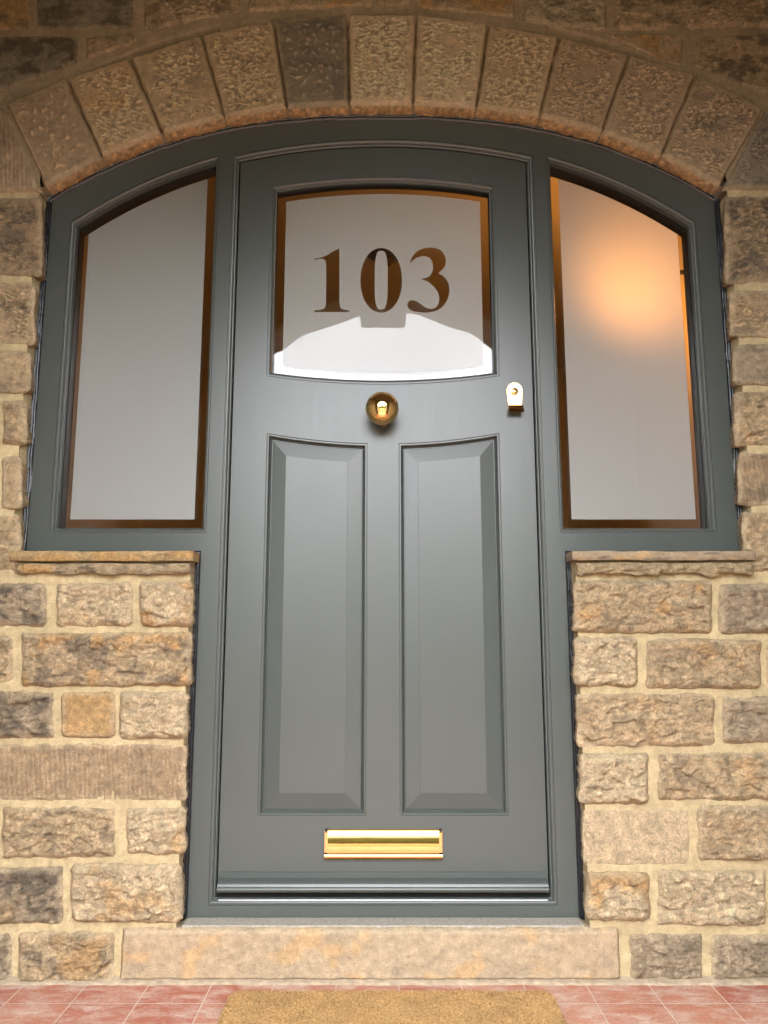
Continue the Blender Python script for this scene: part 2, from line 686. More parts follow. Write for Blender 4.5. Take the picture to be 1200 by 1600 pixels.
    Y = yf - proud * ed - h * smooth(0, arris * 1.3, dist) + (1 - ed) * 0.002
    # colour
    base = np.array(tint)[None, None, :] * np.ones(X.shape + (1,))
    nlow = fbm(X * 9, Z * 15, 4, seed + 21)
    nmid = fbm(X * 32, Z * 46, 4, seed + 22)
    no = fbm(X * 7 + 31, Z * 9, 3, seed + 23)
    dk = smooth(0.45 - dark * 1.1, 0.85 - dark * 1.1, nlow * 1.3 + nmid * 0.9)
    dk = dk * min(1.0, dark * 1.7)
    base = base * (1 - dk[..., None]) + np.array((0.155, 0.128, 0.098)) * dk[..., None]
    ok = smooth(0.45 - orange, 0.8 - orange, no * 1.5 + nmid * 0.4) * min(1.0, orange * 2.5)
    base = base * (1 - ok[..., None]) + np.array((0.54, 0.345, 0.165)) * ok[..., None]
    base = base * (1 + 0.30 * nmid[..., None])
    base = base * (1 + (0.55 if style == 'pecked' else 0.32) * high[..., None])      # glints on the high points and shade in the hollows, painted into the colour
    em = (1 - smooth(0.002, 0.017, dist + 0.010 * nmid)) * edge
    base = base * (1 - em[..., None]) + C_EDGE * em[..., None]
    base = np.clip(base, 0.03, 0.7)
    nx, nz_ = nu + 1, nv + 1
    V = np.stack([X, Y, Z], -1).reshape(-1, 3)
    Cc = base.reshape(-1, 3)
    idx = np.arange(nx * nz_).reshape(nz_, nx)
    F = [np.stack([idx[:-1, :-1], idx[:-1, 1:], idx[1:, 1:], idx[1:, :-1]], -1).reshape(-1, 4)]
    ring = np.concatenate([idx[0, :-1], idx[:-1, -1], idx[-1, :0:-1], idx[:0:-1, 0]])
    cur = ring
    cx, cz = V[:, 0].mean(), V[:, 2].mean()
    Vs, Cs = [V], [Cc]
    base_i = len(V)
    rv = V[ring]
    ns = 7
    ext = []
    for s in range(1, ns + 1):
        f = s / ns
        yy = rv[:, 1] * (1 - f) + back * f
        ang = fbm(rv[:, 0] * 40 + rv[:, 2] * 40, yy * 60 + 3, 3, seed + 40) * 0.0035
        dx, dz = rv[:, 0] - cx, rv[:, 2] - cz
        L = np.hypot(dx, dz) + 1e-6
        nv_ = np.stack([rv[:, 0] + dx / L * (ang - taper * f), yy, rv[:, 2] + dz / L * (ang - taper * f)], -1)
        Vs.append(nv_)
        tone = (0.85 + 0.35 * fbm(rv[:, 0] * 30 + rv[:, 2] * 30, yy * 45, 3, seed + 41))[:, None]
        rc = np.clip(np.array(tint)[None, :] * tone, 0.03, 0.7)
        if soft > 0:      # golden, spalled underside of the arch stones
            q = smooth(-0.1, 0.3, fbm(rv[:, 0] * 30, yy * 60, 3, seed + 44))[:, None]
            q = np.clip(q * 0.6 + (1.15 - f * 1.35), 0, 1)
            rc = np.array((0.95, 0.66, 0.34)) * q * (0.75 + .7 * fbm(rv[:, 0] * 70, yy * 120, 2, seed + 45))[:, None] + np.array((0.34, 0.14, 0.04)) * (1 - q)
        Cs.append(rc)
        nxt = np.arange(base_i, base_i + len(ring))
        base_i += len(ring)
        F.append(np.stack([np.roll(cur, -1), cur, nxt, np.roll(nxt, -1)], -1))
        cur = nxt
    Va = np.concatenate(Vs)
    Ca = np.concatenate(Cs)
    Ca = np.concatenate([Ca, np.ones((len(Ca), 1))], -1)
    return Va, np.concatenate(F), Ca


def join(parts):
    V, F, C = [], [], []
    b = 0
    for v, f, c in parts:
        V.append(v)
        F.append(f + b)
        C.append(c)
        b += len(v)
    return np.concatenate(V), np.concatenate(F), np.concatenate(C)


wall = empty('stone_wall')
tag(wall, 'coursed golden sandstone house wall with a shallow arch of cut stones around the door', 'wall')


def rect(x0, y0, x1, y1, Y=WALL_Y):
    return [P(x0, y0, Y), P(x1, y0, Y), P(x1, y1, Y), P(x0, y1, Y)]


blocks = []
XL, XR = -1.275, 1.275
# (x0, y0, x1, y1, style, tint, dark, orange)   lower left
LL = [
    (-30, 911, 73, 979, 'pitched', T_GREY, .55, .05), (87, 909, 208, 980, 'pitched', T_PALE, .15, .12),
    (219, 909, 302, 979, 'pitched', T_PALE, .05, .5),
    (-30, 993, 21, 1065, 'pitched', T_TAN, .3, 0), (34, 988, 299, 1073, 'pitched', T_TAN, .42, .42),
    (-30, 1080, 84, 1154, 'pitched', T_GREY, .5, .05), (96, 1081, 180, 1153, 'smooth', T_OR, .05, .25),
    (187, 1080, 294, 1155, 'pitched', T_PALE, .05, .05),
    (-30, 1163, 291, 1251, 'tooled', T_BRN, .15, .15),
    (2, 1260, 181, 1342, 'pitched', T_TAN, .36, .05), (196, 1260, 289, 1337, 'pitched', T_PALE, .1, .3),
    (-30, 1353, 100, 1445, 'pitched', T_GREY, .5, .15), (111, 1349, 286, 1441, 'pitched', T_PALE, .2, .25),
    (-30, 1455, 21, 1537, 'pitched', T_GREY, .4, .1), (30, 1456, 179, 1536, 'pitched', T_TAN, .42, .3)]
LR = [
    (896, 907, 1111, 989, 'pitched', T_TAN, .25, .35), (1123, 912, 1235, 990, 'pitched', T_GREY, .35, .1),
    (897, 994, 996, 1073, 'pitched', T_PALE, .1, .08), (1010, 998, 1189, 1076, 'pitched', T_TAN, .3, .22),
    (1198, 1003, 1235, 1074, 'pitched', T_TAN, .2, 0),
    (901, 1082, 1117, 1168, 'pitched', T_TAN, .2, .15), (1129, 1087, 1235, 1163, 'pitched', T_GREY, .2, .05),
    (905, 1177, 1012, 1256, 'pitched', T_PALE, .12, .05), (1027, 1175, 1245, 1251, 'pitched', T_TAN, .3, .22),
    (911, 1263, 1079, 1353, 'smooth', T_PALE, .05, 0), (1090, 1258, 1245, 1344, 'pitched', T_TAN, .25, .3),
    (914, 1362, 1015, 1438, 'pitched', T_PALE, .12, .35), (1026, 1358, 1197, 1447, 'pitched', T_PALE, .2, .05),
    (1208, 1360, 1245, 1440, 'pitched', T_PALE, .2, .05),
    (983, 1457, 1099, 1532, 'pitched', T_GREY, .3, .05), (1111, 1461, 1245, 1531, 'pitched', T_GREY, .25, .05)]
# jamb stones beside the side windows
UL = [
    (-40, 310, 66, 430, 'pecked', T_BRN, .45, .05), (-40, 441, 54, 538, 'pecked', T_TAN, .3, .05),
    (-40, 549, 49, 614, 'smooth', T_TAN, .4, .0), (5, 626, 42, 696, 'pitched', T_TAN, .25, .05),
    (-45, 628, 0, 696, 'pitched', T_BRN, .25, .05),
    (4, 713, 35, 796, 'smooth', T_TAN, .3, 0), (-45, 715, -1, 796, 'pitched', T_GREY, .3, 0),
    (-40, 803, 32, 893, 'pitched', T_TAN, .2, 0)]
UR = [
    (1134, 306, 1245, 443, 'pecked', T_BRN, .5, .05), (1139, 455, 1245, 527, 'pecked', T_TAN, .3, .1),
    (1145, 538, 1245, 602, 'smooth', T_GREY, .35, .05), (1148, 611, 1245, 697, 'pitched', T_TAN, .3, .1),
    (1154, 706, 1245, 791, 'tooled', T_BRN, .35, .2), (1160, 801, 1245, 893, 'pitched', T_TAN, .2, .05)]
sd = 100
for (x0, y0, x1, y1, st, ti, dk, og) in LL + LR + UL + UR:
    sd += 7
    c = rect(x0, y0, x1, y1)
    if x0 < -10:
        for k in (0, 3):
            if c[k][0] > -1.16:
                continue
            c[k] = (XL, c[k][1])
    if x1 > 1210:
        for k in (1, 2):
            if c[k][0] < 1.16:
                continue
            c[k] = (XR, c[k][1])
    rj = 0.004 * random.uniform(-1, 1)
    mid_z = 0.5 * (c[0][1] + c[2][1])
    sm = st == 'smooth'
    blocks.append(stone(c, st, ti, dk, og, seed=sd, cr_=0.007 + 0.012 * random.random(), wob=0.0022 if sm else 0.0036,
                        taper=0.022 if (x0, y0, x1, y1, st, ti, dk, og) in UL + UR else 0.012,
                        proud=0.003 + 0.004 * random.random(), yf=WALL_Y + rj, amp=1.25))
    # the course goes on beyond the photograph's edge
    if x0 < -10 and c[0][0] > -1.16:
        blocks.append(stone([(XL, c[0][1]), (c[0][0] - 0.018, c[0][1]), (c[3][0] - 0.018, c[3][1]), (XL, c[3][1])],
                            'pitched', T_TAN, .3, .1, seed=sd + 3, step=0.006))
    if x1 > 1210 and c[1][0] < 1.16:
        blocks.append(stone([(c[1][0] + 0.018, c[1][1]), (XR, c[1][1]), (XR, c[2][1]), (c[2][0] + 0.018, c[2][1])],
                            'pitched', T_TAN, .3, .1, seed=sd + 3, step=0.006))
blocks.append(stone([(XL, P(0, 1260, WALL_Y)[1]), P(-14, 1260, WALL_Y), P(-14, 1342, WALL_Y), (XL, P(0, 1342, WALL_Y)[1])],
                    'pitched', T_TAN, .3, .1, seed=77, step=0.006))


def quad(pts):
    return [P(x, y, WALL_Y) for x, y in pts]


# walling above the arch
TOPS = [
    (quad([(-40, -70), (47, -70), (46, 46), (-40, 46)]), 'smooth', T_OR, .45, .4),
    (quad([(58, -70), (211, -70), (208, 45), (57, 47)]), 'smooth', T_DARK, .5, .0),
    (quad([(224, -70), (378, -70), (372, 20), (226, 47)]), 'pecked', T_BRN, .4, .0),
    (quad([(390, -70), (580, -70), (582, 9), (388, 18)]), 'smooth', T_BRN, .2, .45),
    (quad([(590, -70), (641, -70), (640, 8), (590, 9)]), 'smooth', T_BRN, .4, .1),
    (quad([(650, -70), (806, -70), (805, 28), (650, 12)]), 'smooth', T_BRN, .25, .4),
    (quad([(816, -70), (950, -70), (948, 49), (817, 34)]), 'pitched', T_GREY, .4, .1),
    (quad([(960, -70), (1240, -70), (1240, 43), (958, 47)]), 'pitched', T_BRN, .4, .05),
    (quad([(-40, 57), (122, 57), (122, 98), (-40, 160)]), 'smooth', T_DARK, .6, .0),
    (quad([(134, 57), (212, 54), (212, 66), (134, 94)]), 'smooth', T_BRN, .3, .0),
    (quad([(946, 55), (1070, 53), (1064, 104), (1040, 96)]), 'smooth', T_BRN, .15, .5),
    (quad([(1086, 60), (1240, 50), (1240, 165), (1086, 104)]), 'smooth', T_BRN, .5, .15),
]
for c, st, ti, dk, og in TOPS:
    sd += 7
    ti = tuple(v * k for v, k in zip(ti, (1.28, 1.36, 1.40)))
    blocks.append(stone(c, st, ti, dk, og, seed=sd, cr_=0.010, wob=0.003, proud=0.004, edge=0.35, arris=0.008, amp=0.8))
# outer ends beside the springers
blocks.append(stone([(XL, 2.40), P(-12, 196, WALL_Y), P(-12, 302, WALL_Y), (XL, P(-12, 302, WALL_Y)[1])], 'smooth', T_BRN, .4, 0, seed=301, step=.006))
blocks.append(stone([P(1212, 205, WALL_Y), (XR, 2.38), (XR, P(1212, 298, WALL_Y)[1]), P(1212, 298, WALL_Y)], 'smooth', T_BRN, .4, 0, seed=302, step=.006))
V, F, Cc = join(blocks)
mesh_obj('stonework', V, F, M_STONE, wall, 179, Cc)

# arch stones
JT = [((-62, 262), (40, 330)), ((10, 162), (79, 310)), ((105, 122), (165, 257)), ((204, 90), (259, 222)), ((315, 54), (355, 198)),
      ((427, 31), (450, 178)), ((543.5, 22), (546, 173)), ((651, 22), (645, 167)), ((763, 37), (743, 181)),
      ((873, 57), (841, 193)), ((982, 85), (932, 230)), ((1086, 115), (1028, 257)), ((1194, 169), (1122, 295)),
      ((1262, 262), (1160, 325))]
JW = []
for (tx, ty), (bx, by) in JT:
    t_, b_ = P(tx, ty, WALL_Y), P(bx, by, WALL_Y)
    # run the joint down (or cut it) to the arch line
    best = None
    for k in range(0, 400):
        f = 0.5 + k / 400.0
        x = t_[0] + (b_[0] - t_[0]) * f
        z = t_[1] + (b_[1] - t_[1]) * f
        if z <= HEAD(min(abs(x), 0.999)) + 0.010:
            best = (x, z)
            break
    JW.append((t_, best or b_))
ARCH = [  # style, tint, dark, orange
    None,
    ('dots', T_BRN, .30, .05), ('pecked', T_TAN, .12, .25), ('pecked', T_TAN, .28, .1), ('pecked', T_TAN, .25, .02),
    ('dots', T_DARK, .45, .0), ('pecked', T_PALE, .05, .0), ('pecked', T_PALE, .08, .0), ('pecked', T_TAN, .12, .0),
    ('pecked', T_BRN, .15, .0), ('pecked', T_BRN, .2, .0), ('pecked', T_BRN, .35, .0), None]
gap = [3, 2, 2.5, 2.2, 1.3, 1.3, 1.6, 1.6, 1.6, 1.2, 1.3, 1.2, 1.4, 2]
ALAB = {5: 'dark grey arch stone with a smooth face and few peck marks'}
for i in range(13):
    (t0, b0), (t1, b1) = JW[i], JW[i + 1]
    st = ARCH[i]
    g0, g1 = 0.0014 * gap[i], 0.0014 * gap[i + 1]
    if i == 0:
        zb = P(0, 304, WALL_Y)[1]
        c = [(-1.235, 2.40), (t1[0] - g1, t1[1] - .004), (b1[0] - 0.006, zb + 0.006), (-1.235, zb + 0.006)]
        st = ('tooled', T_BRN, .3, 0)
    elif i == 12:
        zb = P(0, 300, WALL_Y)[1]
        c = [(t0[0] + g0, t0[1] - .004), (1.235, 2.38), (1.235, zb + 0.006), (b0[0] + 0.006, zb + 0.006)]
        st = ('pecked', T_DARK, .4, 0)
    else:
        c = [(t0[0] + g0, t0[1] - .006), (t1[0] - g1, t1[1] - .006), (b1[0] - g1 * .8, b1[1]), (b0[0] + g0 * .8, b0[1])]
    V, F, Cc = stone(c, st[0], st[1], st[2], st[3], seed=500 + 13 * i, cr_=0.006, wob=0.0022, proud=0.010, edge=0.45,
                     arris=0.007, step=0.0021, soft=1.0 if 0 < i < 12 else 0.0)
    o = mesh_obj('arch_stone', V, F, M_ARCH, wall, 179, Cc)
    if i in ALAB:
        o['label'] = ALAB[i]


# mortar: sheets that follow the opening and return into the reveal
def mortar_grid(fn, nu, nv, tint, seed, flip=False):
    u = np.linspace(0, 1, nu + 1)
    v = np.linspace(0, 1, nv + 1)
    U, Vv = np.meshgrid(u, v)
    X, Z = fn(U, Vv)
    Y = WALL_Y + 0.0015 - 0.0035 * fbm(X * 12, Z * 12, 3, 90) - 0.0012 * fbm(X * 60, Z * 60, 2, 91)
    rec = smooth(0.30, 0.285, Z - 2.406 + 0.269 * (np.minimum(np.abs(X), .994) / 0.994) ** 2.5 - .03 * (np.abs(X) > .5)) if seed == 7 else 0
    Y = Y + 0.022 * rec
    n = fbm(X * 8, Z * 8, 3, 92)
    C = np.array(tint)[None, None, :] * (1 + 0.20 * n[..., None]) * (1 + 0.16 * fbm(X * 50, Z * 50, 3, 93)[..., None])
    V = np.stack([X, Y, Z], -1).reshape(-1, 3)
    idx = np.arange((nu + 1) * (nv + 1)).reshape(nv + 1, nu + 1)
    F = np.stack([idx[:-1, :-1], idx[:-1, 1:], idx[1:, 1:], idx[1:, :-1]], -1).reshape(-1, 4)
    C = np.concatenate([C.reshape(-1, 3), np.ones((V.shape[0], 1))], -1)
    return V, F, C


def mortar_reveal(pts, tint):
    """strip going back from the wall face along a polyline of (x, z)"""
    pts = np.array(pts)
    V, C = [], []
    ns = 6
    for s in range(ns + 1):
        f = s / ns
        y = (WALL_Y + 0.004) * (1 - f) + 0.03 * f
        w_ = 0.003 * fbm(pts[:, 0] * 40 + pts[:, 1] * 40, np.full(len(pts), y * 60), 3, 95)
        V.append(np.stack([pts[:, 0] + w_, np.full(len(pts), y), pts[:, 1] + w_], -1))
        C.append(np.array(tint)[None, :] * np.ones((len(pts), 1)))
    n = len(pts)
    V = np.concatenate(V)
    C = np.concatenate([np.concatenate(C), np.ones((len(V), 1))], -1)
    idx = np.arange(n * (ns + 1)).reshape(ns + 1, n)
    F = np.stack([idx[:-1, :-1], idx[:-1, 1:], idx[1:, 1:], idx[1:, :-1]], -1).reshape(-1, 4)
    return V, F, C


MT = (0.54, 0.45, 0.275)
MTO = (0.40, 0.33, 0.23)
JL, JU = 0.521, 1.010
lerp = lambda a, b, t: a + (b - a) * t
zz = np.linspace(0, 1.06, 150)
zu = np.linspace(1.04, 2.13, 150)
arc_o = [(x, HEAD(min(abs(x), .994)) + 0.013) for x in np.linspace(-JU, JU, 260)]
hd = lambda X: 2.406 - 0.269 * (np.minimum(np.abs(X), .994) / 0.994) ** 2.5 + 0.013
MO = [
    mortar_grid(lambda U, V: (lerp(-1.285, -JL, U), lerp(-0.01, 1.06, V)), 190, 260, MT, 1),
    mortar_grid(lambda U, V: (lerp(JL, 1.285, U), lerp(-0.01, 1.06, V)), 190, 260, MT, 2),
    mortar_grid(lambda U, V: (lerp(-1.285, -JU, U), lerp(1.06, 2.14, V)), 70, 260, MT, 3),
    mortar_grid(lambda U, V: (lerp(JU, 1.285, U), lerp(1.06, 2.14, V)), 70, 260, MT, 4),
    mortar_grid(lambda U, V: (lerp(-1.285, -JU, U), lerp(2.14, 2.98, V)), 70, 160, MTO, 5),
    mortar_grid(lambda U, V: (lerp(JU, 1.285, U), lerp(2.14, 2.98, V)), 70, 160, MTO, 6),
    mortar_grid(lambda U, V: (lerp(-JU, JU, U), lerp(hd(lerp(-JU, JU, U)), 2.98, V)), 480, 170, MTO, 7),
    mortar_reveal([(-JL, z) for z in zz], MT), mortar_reveal([(JL, z) for z in zz], MT),
    mortar_reveal([(-JU, z) for z in zu], MT), mortar_reveal([(JU, z) for z in zu], MT),
    mortar_reveal(arc_o, MTO)]
V, F, Cc = join(MO)
mesh_obj('mortar', V, F, M_MORTAR, wall, 179, Cc)


# sill slabs: rough split stone ledges, two on each side
def slab(name, x0, x1, z0, z1, yf, tint, seed, ragged, dark, orange):
    nu = int((x1 - x0) / 0.004)
    prof = []
    for k in range(7):
        prof.append(('b', 1 - k / 6))       # underside from back to front
    nf = 9
    for k in range(nf + 1):
        prof.append(('f', k / nf))
    for k in range(7):
        prof.append(('t', k / 6))
    u = np.linspace(0, 1, nu + 1)
    rows, cols = [], []
    x = x0 + (x1 - x0) * u
    endr = np.minimum(u, 1 - u) * (x1 - x0)
    rag = ragged * (fbm(x * 16, x * 0 + seed, 4, seed))
    depth = yf + 0.006 * fbm(x * 14, x * 0 + 3.3, 4, seed + 1) * (1 + 6 * ragged / 0.012 * .3) + 0.006 * (1 - smooth(0, 0.012, endr))
    zb = z0 - rag * 0.9 + 0.003
    ztop = z1 + 0.0025 * fbm(x * 9, x * 0 + 8, 3, seed + 2)
    for kind, f in prof:
        if kind == 'b':
            y = depth + (0.04 - depth) * f
            z = zb + 0 * x
        elif kind == 't':
            y = depth + (0.04 - depth) * f
            z = ztop + 0 * x
        else:
            z = zb + (ztop - zb) * f
            bulge = 0.004 * math.sin(math.pi * f)
            y = depth - bulge - 0.006 * ridged(x * 22, z * 60, 3, seed + 3) * (ragged / 0.012)
        y = y + 0.0015 * fbm(x * 60, z * 60, 3, seed + 4)
        rows.append(np.stack([x, y, z], -1))
        n = fbm(x * 12, z * 60, 3, seed + 5)
        n2 = fbm(x * 8, z * 20 + 5, 3, seed + 6)
        dk = smooth(0.5 - dark, 0.8 - dark, n * 1.4)[:, None] * .8
        ok = smooth(0.4 - orange, 0.8 - orange, n2 * 1.5)[:, None]
        c = np.array(tint)[None] * (1 + .25 * n[:, None])
        c = c * (1 - dk) + np.array((.13, .11, .09)) * dk
        c = c * (1 - ok) + np.array((.52, .33, .14)) * ok
        cols.append(np.clip(c, .03, .7))
    n = nu + 1
    V = np.concatenate(rows)
    C = np.concatenate([np.concatenate(cols), np.ones((len(V), 1))], -1)
    idx = np.arange(n * len(prof)).reshape(len(prof), n)
    F = np.stack([idx[:-1, :-1], idx[:-1, 1:], idx[1:, 1:], idx[1:, :-1]], -1).reshape(-1, 4)
    # end caps as quads between bottom and top rows
    m_ = len(prof)
    caps = []
    for col in (0, nu):
        for a in range(m_ // 2 - 0):
            b = m_ - 1 - a
            if a + 1 < b:
                q = [idx[a, col], idx[a + 1, col], idx[b - 1, col], idx[b, col]]
                if q[1] != q[2]:
                    caps.append(q)
    F = np.concatenate([F, np.array(caps)])
    return mesh_obj(name, V, F, M_STONE if ragged > .004 else M_SLAB, wall, 50, C)


slab('window_sill', -1.003, -0.510, 1.043, 1.072, -0.078, (0.46, 0.33, 0.17), 31, 0.0042, .05, .35)['label'] = 'upper ochre sill slab under the left side window'
slab('window_sill', -0.992, -0.520, 1.010, 1.039, -0.070, (0.42, 0.33, 0.21), 37, 0.012, .25, .1)['label'] = 'lower split sill slab under the left side window'
slab('window_sill', 0.508, 1.002, 1.045, 1.072, -0.078, (0.36, 0.28, 0.18), 41, 0.003, .2, .15)['label'] = 'upper brown sill slab under the right side window'
slab('window_sill', 0.522, 0.992, 1.008, 1.041, -0.072, (0.43, 0.34, 0.21), 47, 0.021, .15, .1)['label'] = 'lower ragged sill slab under the right side window'

# threshold stone
c = [P(188, 1450, -.072), P(970, 1450, -.072), P(970, 1537, -.072), P(188, 1537, -.072)]
c = [(-0.655, 0.1225), (0.592, 0.1225), (0.592, 0.002), (-0.655, 0.002)]
V, F, Cc = stone(c, 'smooth', (0.46, 0.35, 0.225), .18, .28, seed=900, cr_=0.006, wob=0.002, proud=0.012, edge=0.25,
                 arris=0.008, step=0.004, yf=-0.058, back=0.04)
o = mesh_obj('threshold', V, F, M_SLAB, wall, 179, Cc)
mb = MB()
nx_ = 60
mb.box(-0.507, 0.507, -0.052, 0.10, 0.06, 0.1265)
o = mb.build('step_bed', simple('pale cement bedding', (0.36, 0.33, 0.28), 0.9, 0, .2, 120, 0.8, 0.003, .2), wall)
xs = np.linspace(-1.28, 1.28, 500)
rows, cols = [], []
for k, (y_, z_) in enumerate([(-0.050, 0.010), (-0.062, 0.006), (-0.066, 0.0040), (-0.071, 0.0018), (-0.075, -0.002)]):
    e = 0.003 * fbm(xs * 14, xs * 0 + 2, 4, 70) + 0.0022 * fbm(xs * 90, xs * 0 + k, 2, 71)
    rows.append(np.stack([xs, y_ - (0.010 if k > 1 else 0) + e * (0.2 + k * .5), np.full(500, z_) + abs(e) * .3], -1))
    cols.append(np.array((0.48, 0.40, 0.30))[None] * (1 + .4 * fbm(xs * 40, xs * 0 + k, 3, 73))[:, None])
V = np.concatenate(rows)
idx = np.arange(2500).reshape(5, 500)
F = np.stack([idx[:-1, :-1], idx[:-1, 1:], idx[1:, 1:], idx[1:, :-1]], -1).reshape(-1, 4)
mesh_obj('mortar_fillet', V, F, M_MORTAR, wall, 179, np.concatenate([np.clip(np.concatenate(cols), .05, .8), np.ones((2500, 1))], -1))
# ------------------------------------------------------------------ door frame
frame = empty('door_frame')
tag(frame, 'grey green painted arched timber frame with a frosted side window either side of the door', 'door frame')
mb = MB()
plate(mb, outer, [door_hole, side_l, side_r], 0.0)
loft(mb, outer, [(0.0, 0.0), (-0.0008, 0.001), (-0.0008, 0.075)])
loft(mb, door_hole, [(0, 0), (0.0008, 0.0028), (0.0020, 0.0030), (0.0028, 0.0008), (0.0055, 0.0004), (0.0085, 0.0018), (0.0110, 0.0050),
                     (0.0125, 0.0100), (0.0140, 0.0105), (0.0155, 0.0095), (0.0170, 0.0110), (0.0178, 0.0350), (0.0178, 0.0750)])
for s in (side_l, side_r):
    loft(mb, s, [(0, 0), (0.0006, 0.0026), (0.0018, 0.0028), (0.0026, 0.0008), (0.0060, 0.0008), (0.0090, 0.0030), (0.0112, 0.0075),
                 (0.0120, 0.0115), (0.0135, 0.0120), (0.0145, 0.0340)])
    loft(mb, s, [(0.0145, 0.0341), (0.0145, 0.0752)], 1)
mb.build('frame', [M_PAINT, M_BEAD], frame, 34)

# silicone bead round the outside of the frame
dense = []
for i, p in enumerate(outer):
    q = outer[(i + 1) % len(outer)]
    L = math.hypot(q[0] - p[0], q[1] - p[1])
    n = max(1, int(L / 0.008))
    for k in range(n):
        dense.append((p[0] + (q[0] - p[0]) * k / n, p[1] + (q[1] - p[1]) * k / n))
D = np.array(dense)
w1 = fbm(D[:, 0] * 9 + D[:, 1] * 13, D[:, 1] * 5 + 2, 3, 61)
w2 = fbm(D[:, 0] * 30 + D[:, 1] * 37, D[:, 1] * 9 + 2, 3, 62)
sec = [(-0.0010, -0.0004), (0.0012, -0.0030), (0.0035, -0.0052), (0.0060, -0.0050), (0.0080, -0.0028), (0.0100, -0.0060), (0.0125, -0.0078),
       (0.0150, -0.0050), (0.0190, 0.002), (0.026, 0.012)]
V = []
n = len(dense)
for j, (off, y) in enumerate(sec):
    q = np.array(inset(dense, -off))
    if 0 < j < 9:
        k = (0.0035 * w1 + 0.002 * w2) * min(1, j / 4)
        q2 = np.array(inset(dense, -off - 0.001))
        d = (q2 - q) * 1000
        q = q + d * k[:, None]
        yy = y - 0.004 * np.clip(w1 + 0.3 * w2, -.4, 1)
    else:
        yy = np.full(n, y)
    V.append(np.stack([q[:, 0], yy, q[:, 1]], -1))
V = np.concatenate(V)
F = []
for j in range(len(sec) - 1):
    for i in range(n):
        k = (i + 1) % n
        if D[i, 1] < ZB + 0.002 and D[k, 1] < ZB + 0.002:
            continue
        F.append((j * n + i, (j + 1) * n + i, (j + 1) * n + k, j * n + k))
mesh_obj('sealant', V, F, M_SEAL, frame, 179)

mb = MB()
mb.extrude_x([(0.006, 0.1625), (0.0035, 0.1640), (0.0030, 0.1670), (0.0045, 0.1695), (0.0085, 0.1708), (0.060, 0.1725), (0.060, 0.1565), (0.012, 0.1565), (0.012, 0.1625)][::-1], -0.4290, 0.4290)
mb.build('sill_strip', M_ALU, frame, 30)


def pane(name, shape, ins_glass, ins_frost, gy, parent, cut=None, island=None, label=None):
    g = shape(ins_glass)
    mb = MB()
    plate(mb, g, [], gy, 0)
    plate(mb, g, [], gy + 0.0052, 0)
    plate(mb, g, [], gy + 0.020, 1)
    o = mb.build(name, [M_GLASS1, M_GLASS2], parent)
    if label:
        o['label'] = label
    mb = MB()
    plate(mb, shape(ins_frost), cut or [], gy + 0.004)
    for isl in (island or []):
        plate(mb, isl, [], gy + 0.004)
    mb.build('etched_area', M_ETCH, o)
    mb = MB()
    loft(mb, g, [(0, gy - 0.0010), (0.0025, gy - 0.0012), (0.003, gy + 0.0002)])
    loft(mb, g, [(0.0030, gy + 0.006), (0.0030, gy + 0.0195)])
    mb.build('glazing_seal', M_BLACK, o)
    return o


pane('window_pane', lambda d: mirror(side_in(d)), 0.0140, 0.0430, 0.0300, frame, label='tall frosted side window pane left of the door, evenly grey')
pane('window_pane', side_in, 0.0140, 0.0430, 0.0300, frame, label='tall frosted side window pane right of the door, with a lamp glowing through it')

# ------------------------------------------------------------------ the door
door = empty('front_door')
tag(door, 'dark grey green panelled front door with brass fittings and 103 in its frosted glass', 'door')
mb = MB()
plate(mb, leaf, [glass_hole, panel_l, panel_r], LY)
loft(mb, leaf, [(0, LY), (-0.0006, LY + 0.001), (-0.0006, LY + 0.044)])
loft(mb, glass_hole, [(0, LY), (0.0006, LY + .0026), (0.0018, LY + .0028), (0.0026, LY + .0010), (0.0070, LY + .0010), (0.0100, LY + .0032),
                      (0.0125, LY + .0078), (0.0140, LY + .0105), (0.0155, LY + .0110), (0.0165, LY + 0.0230), (0.0165, LY + 0.044)])
mb.build('door_leaf', M_PAINT, door, 34)
for pn in (panel_l, panel_r):
    mb = MB()
    loft(mb, pn, [(0, LY), (0.0006, LY + .0026), (0.0018, LY + .0028), (0.0026, LY + .0008), (0.0058, LY + .0006), (0.0074, LY + .0018),
                  (0.0082, LY + .0030), (0.0088, LY + .0125), (0.0134, LY + .0160), (0.0146, LY + .0105), (0.0165, LY + .0105)])
    mb.build('panel_moulding', M_PAINT, door, 34)
    mb = MB()
    pin = panel_in if pn is panel_r else (lambda d: mirror(panel_in(d)))
    for (d0, y0), (d1, y1) in zip([(0.0162, LY + .0105), (0.0170, LY + .0118), (0.0555, LY + .0052)], [(0.0170, LY + .0118), (0.0555, LY + .0052), (0.0559, LY + .0030)]):
        q0, q1 = pin(d0), pin(d1)
        n = len(q0)
        mb.add([(p[0], y0, p[1]) for p in q0] + [(p[0], y1, p[1]) for p in q1], [(i, (i + 1) % n, n + (i + 1) % n, n + i) for i in range(n)])
    plate(mb, pin(0.0559), [], LY + .0030)
    mb.build('raised_panel', M_PAINT, door)


def cat(pts, n=6):
    """Catmull-Rom through an open run of points"""
    out = []
    for i in range(len(pts) - 1):
        p0 = pts[max(i - 1, 0)]
        p1, p2 = pts[i], pts[i + 1]
        p3 = pts[min(i + 2, len(pts) - 1)]
        for k in range(n):
            t = k / n
            out.append(tuple(0.5 * ((2 * p1[j]) + (-p0[j] + p2[j]) * t + (2 * p0[j] - 5 * p1[j] + 4 * p2[j] - p3[j]) * t * t +
                                    (-p0[j] + 3 * p1[j] - 3 * p2[j] + p3[j]) * t ** 3) for j in (0, 1)))
    return out


GY = LY + 0.019


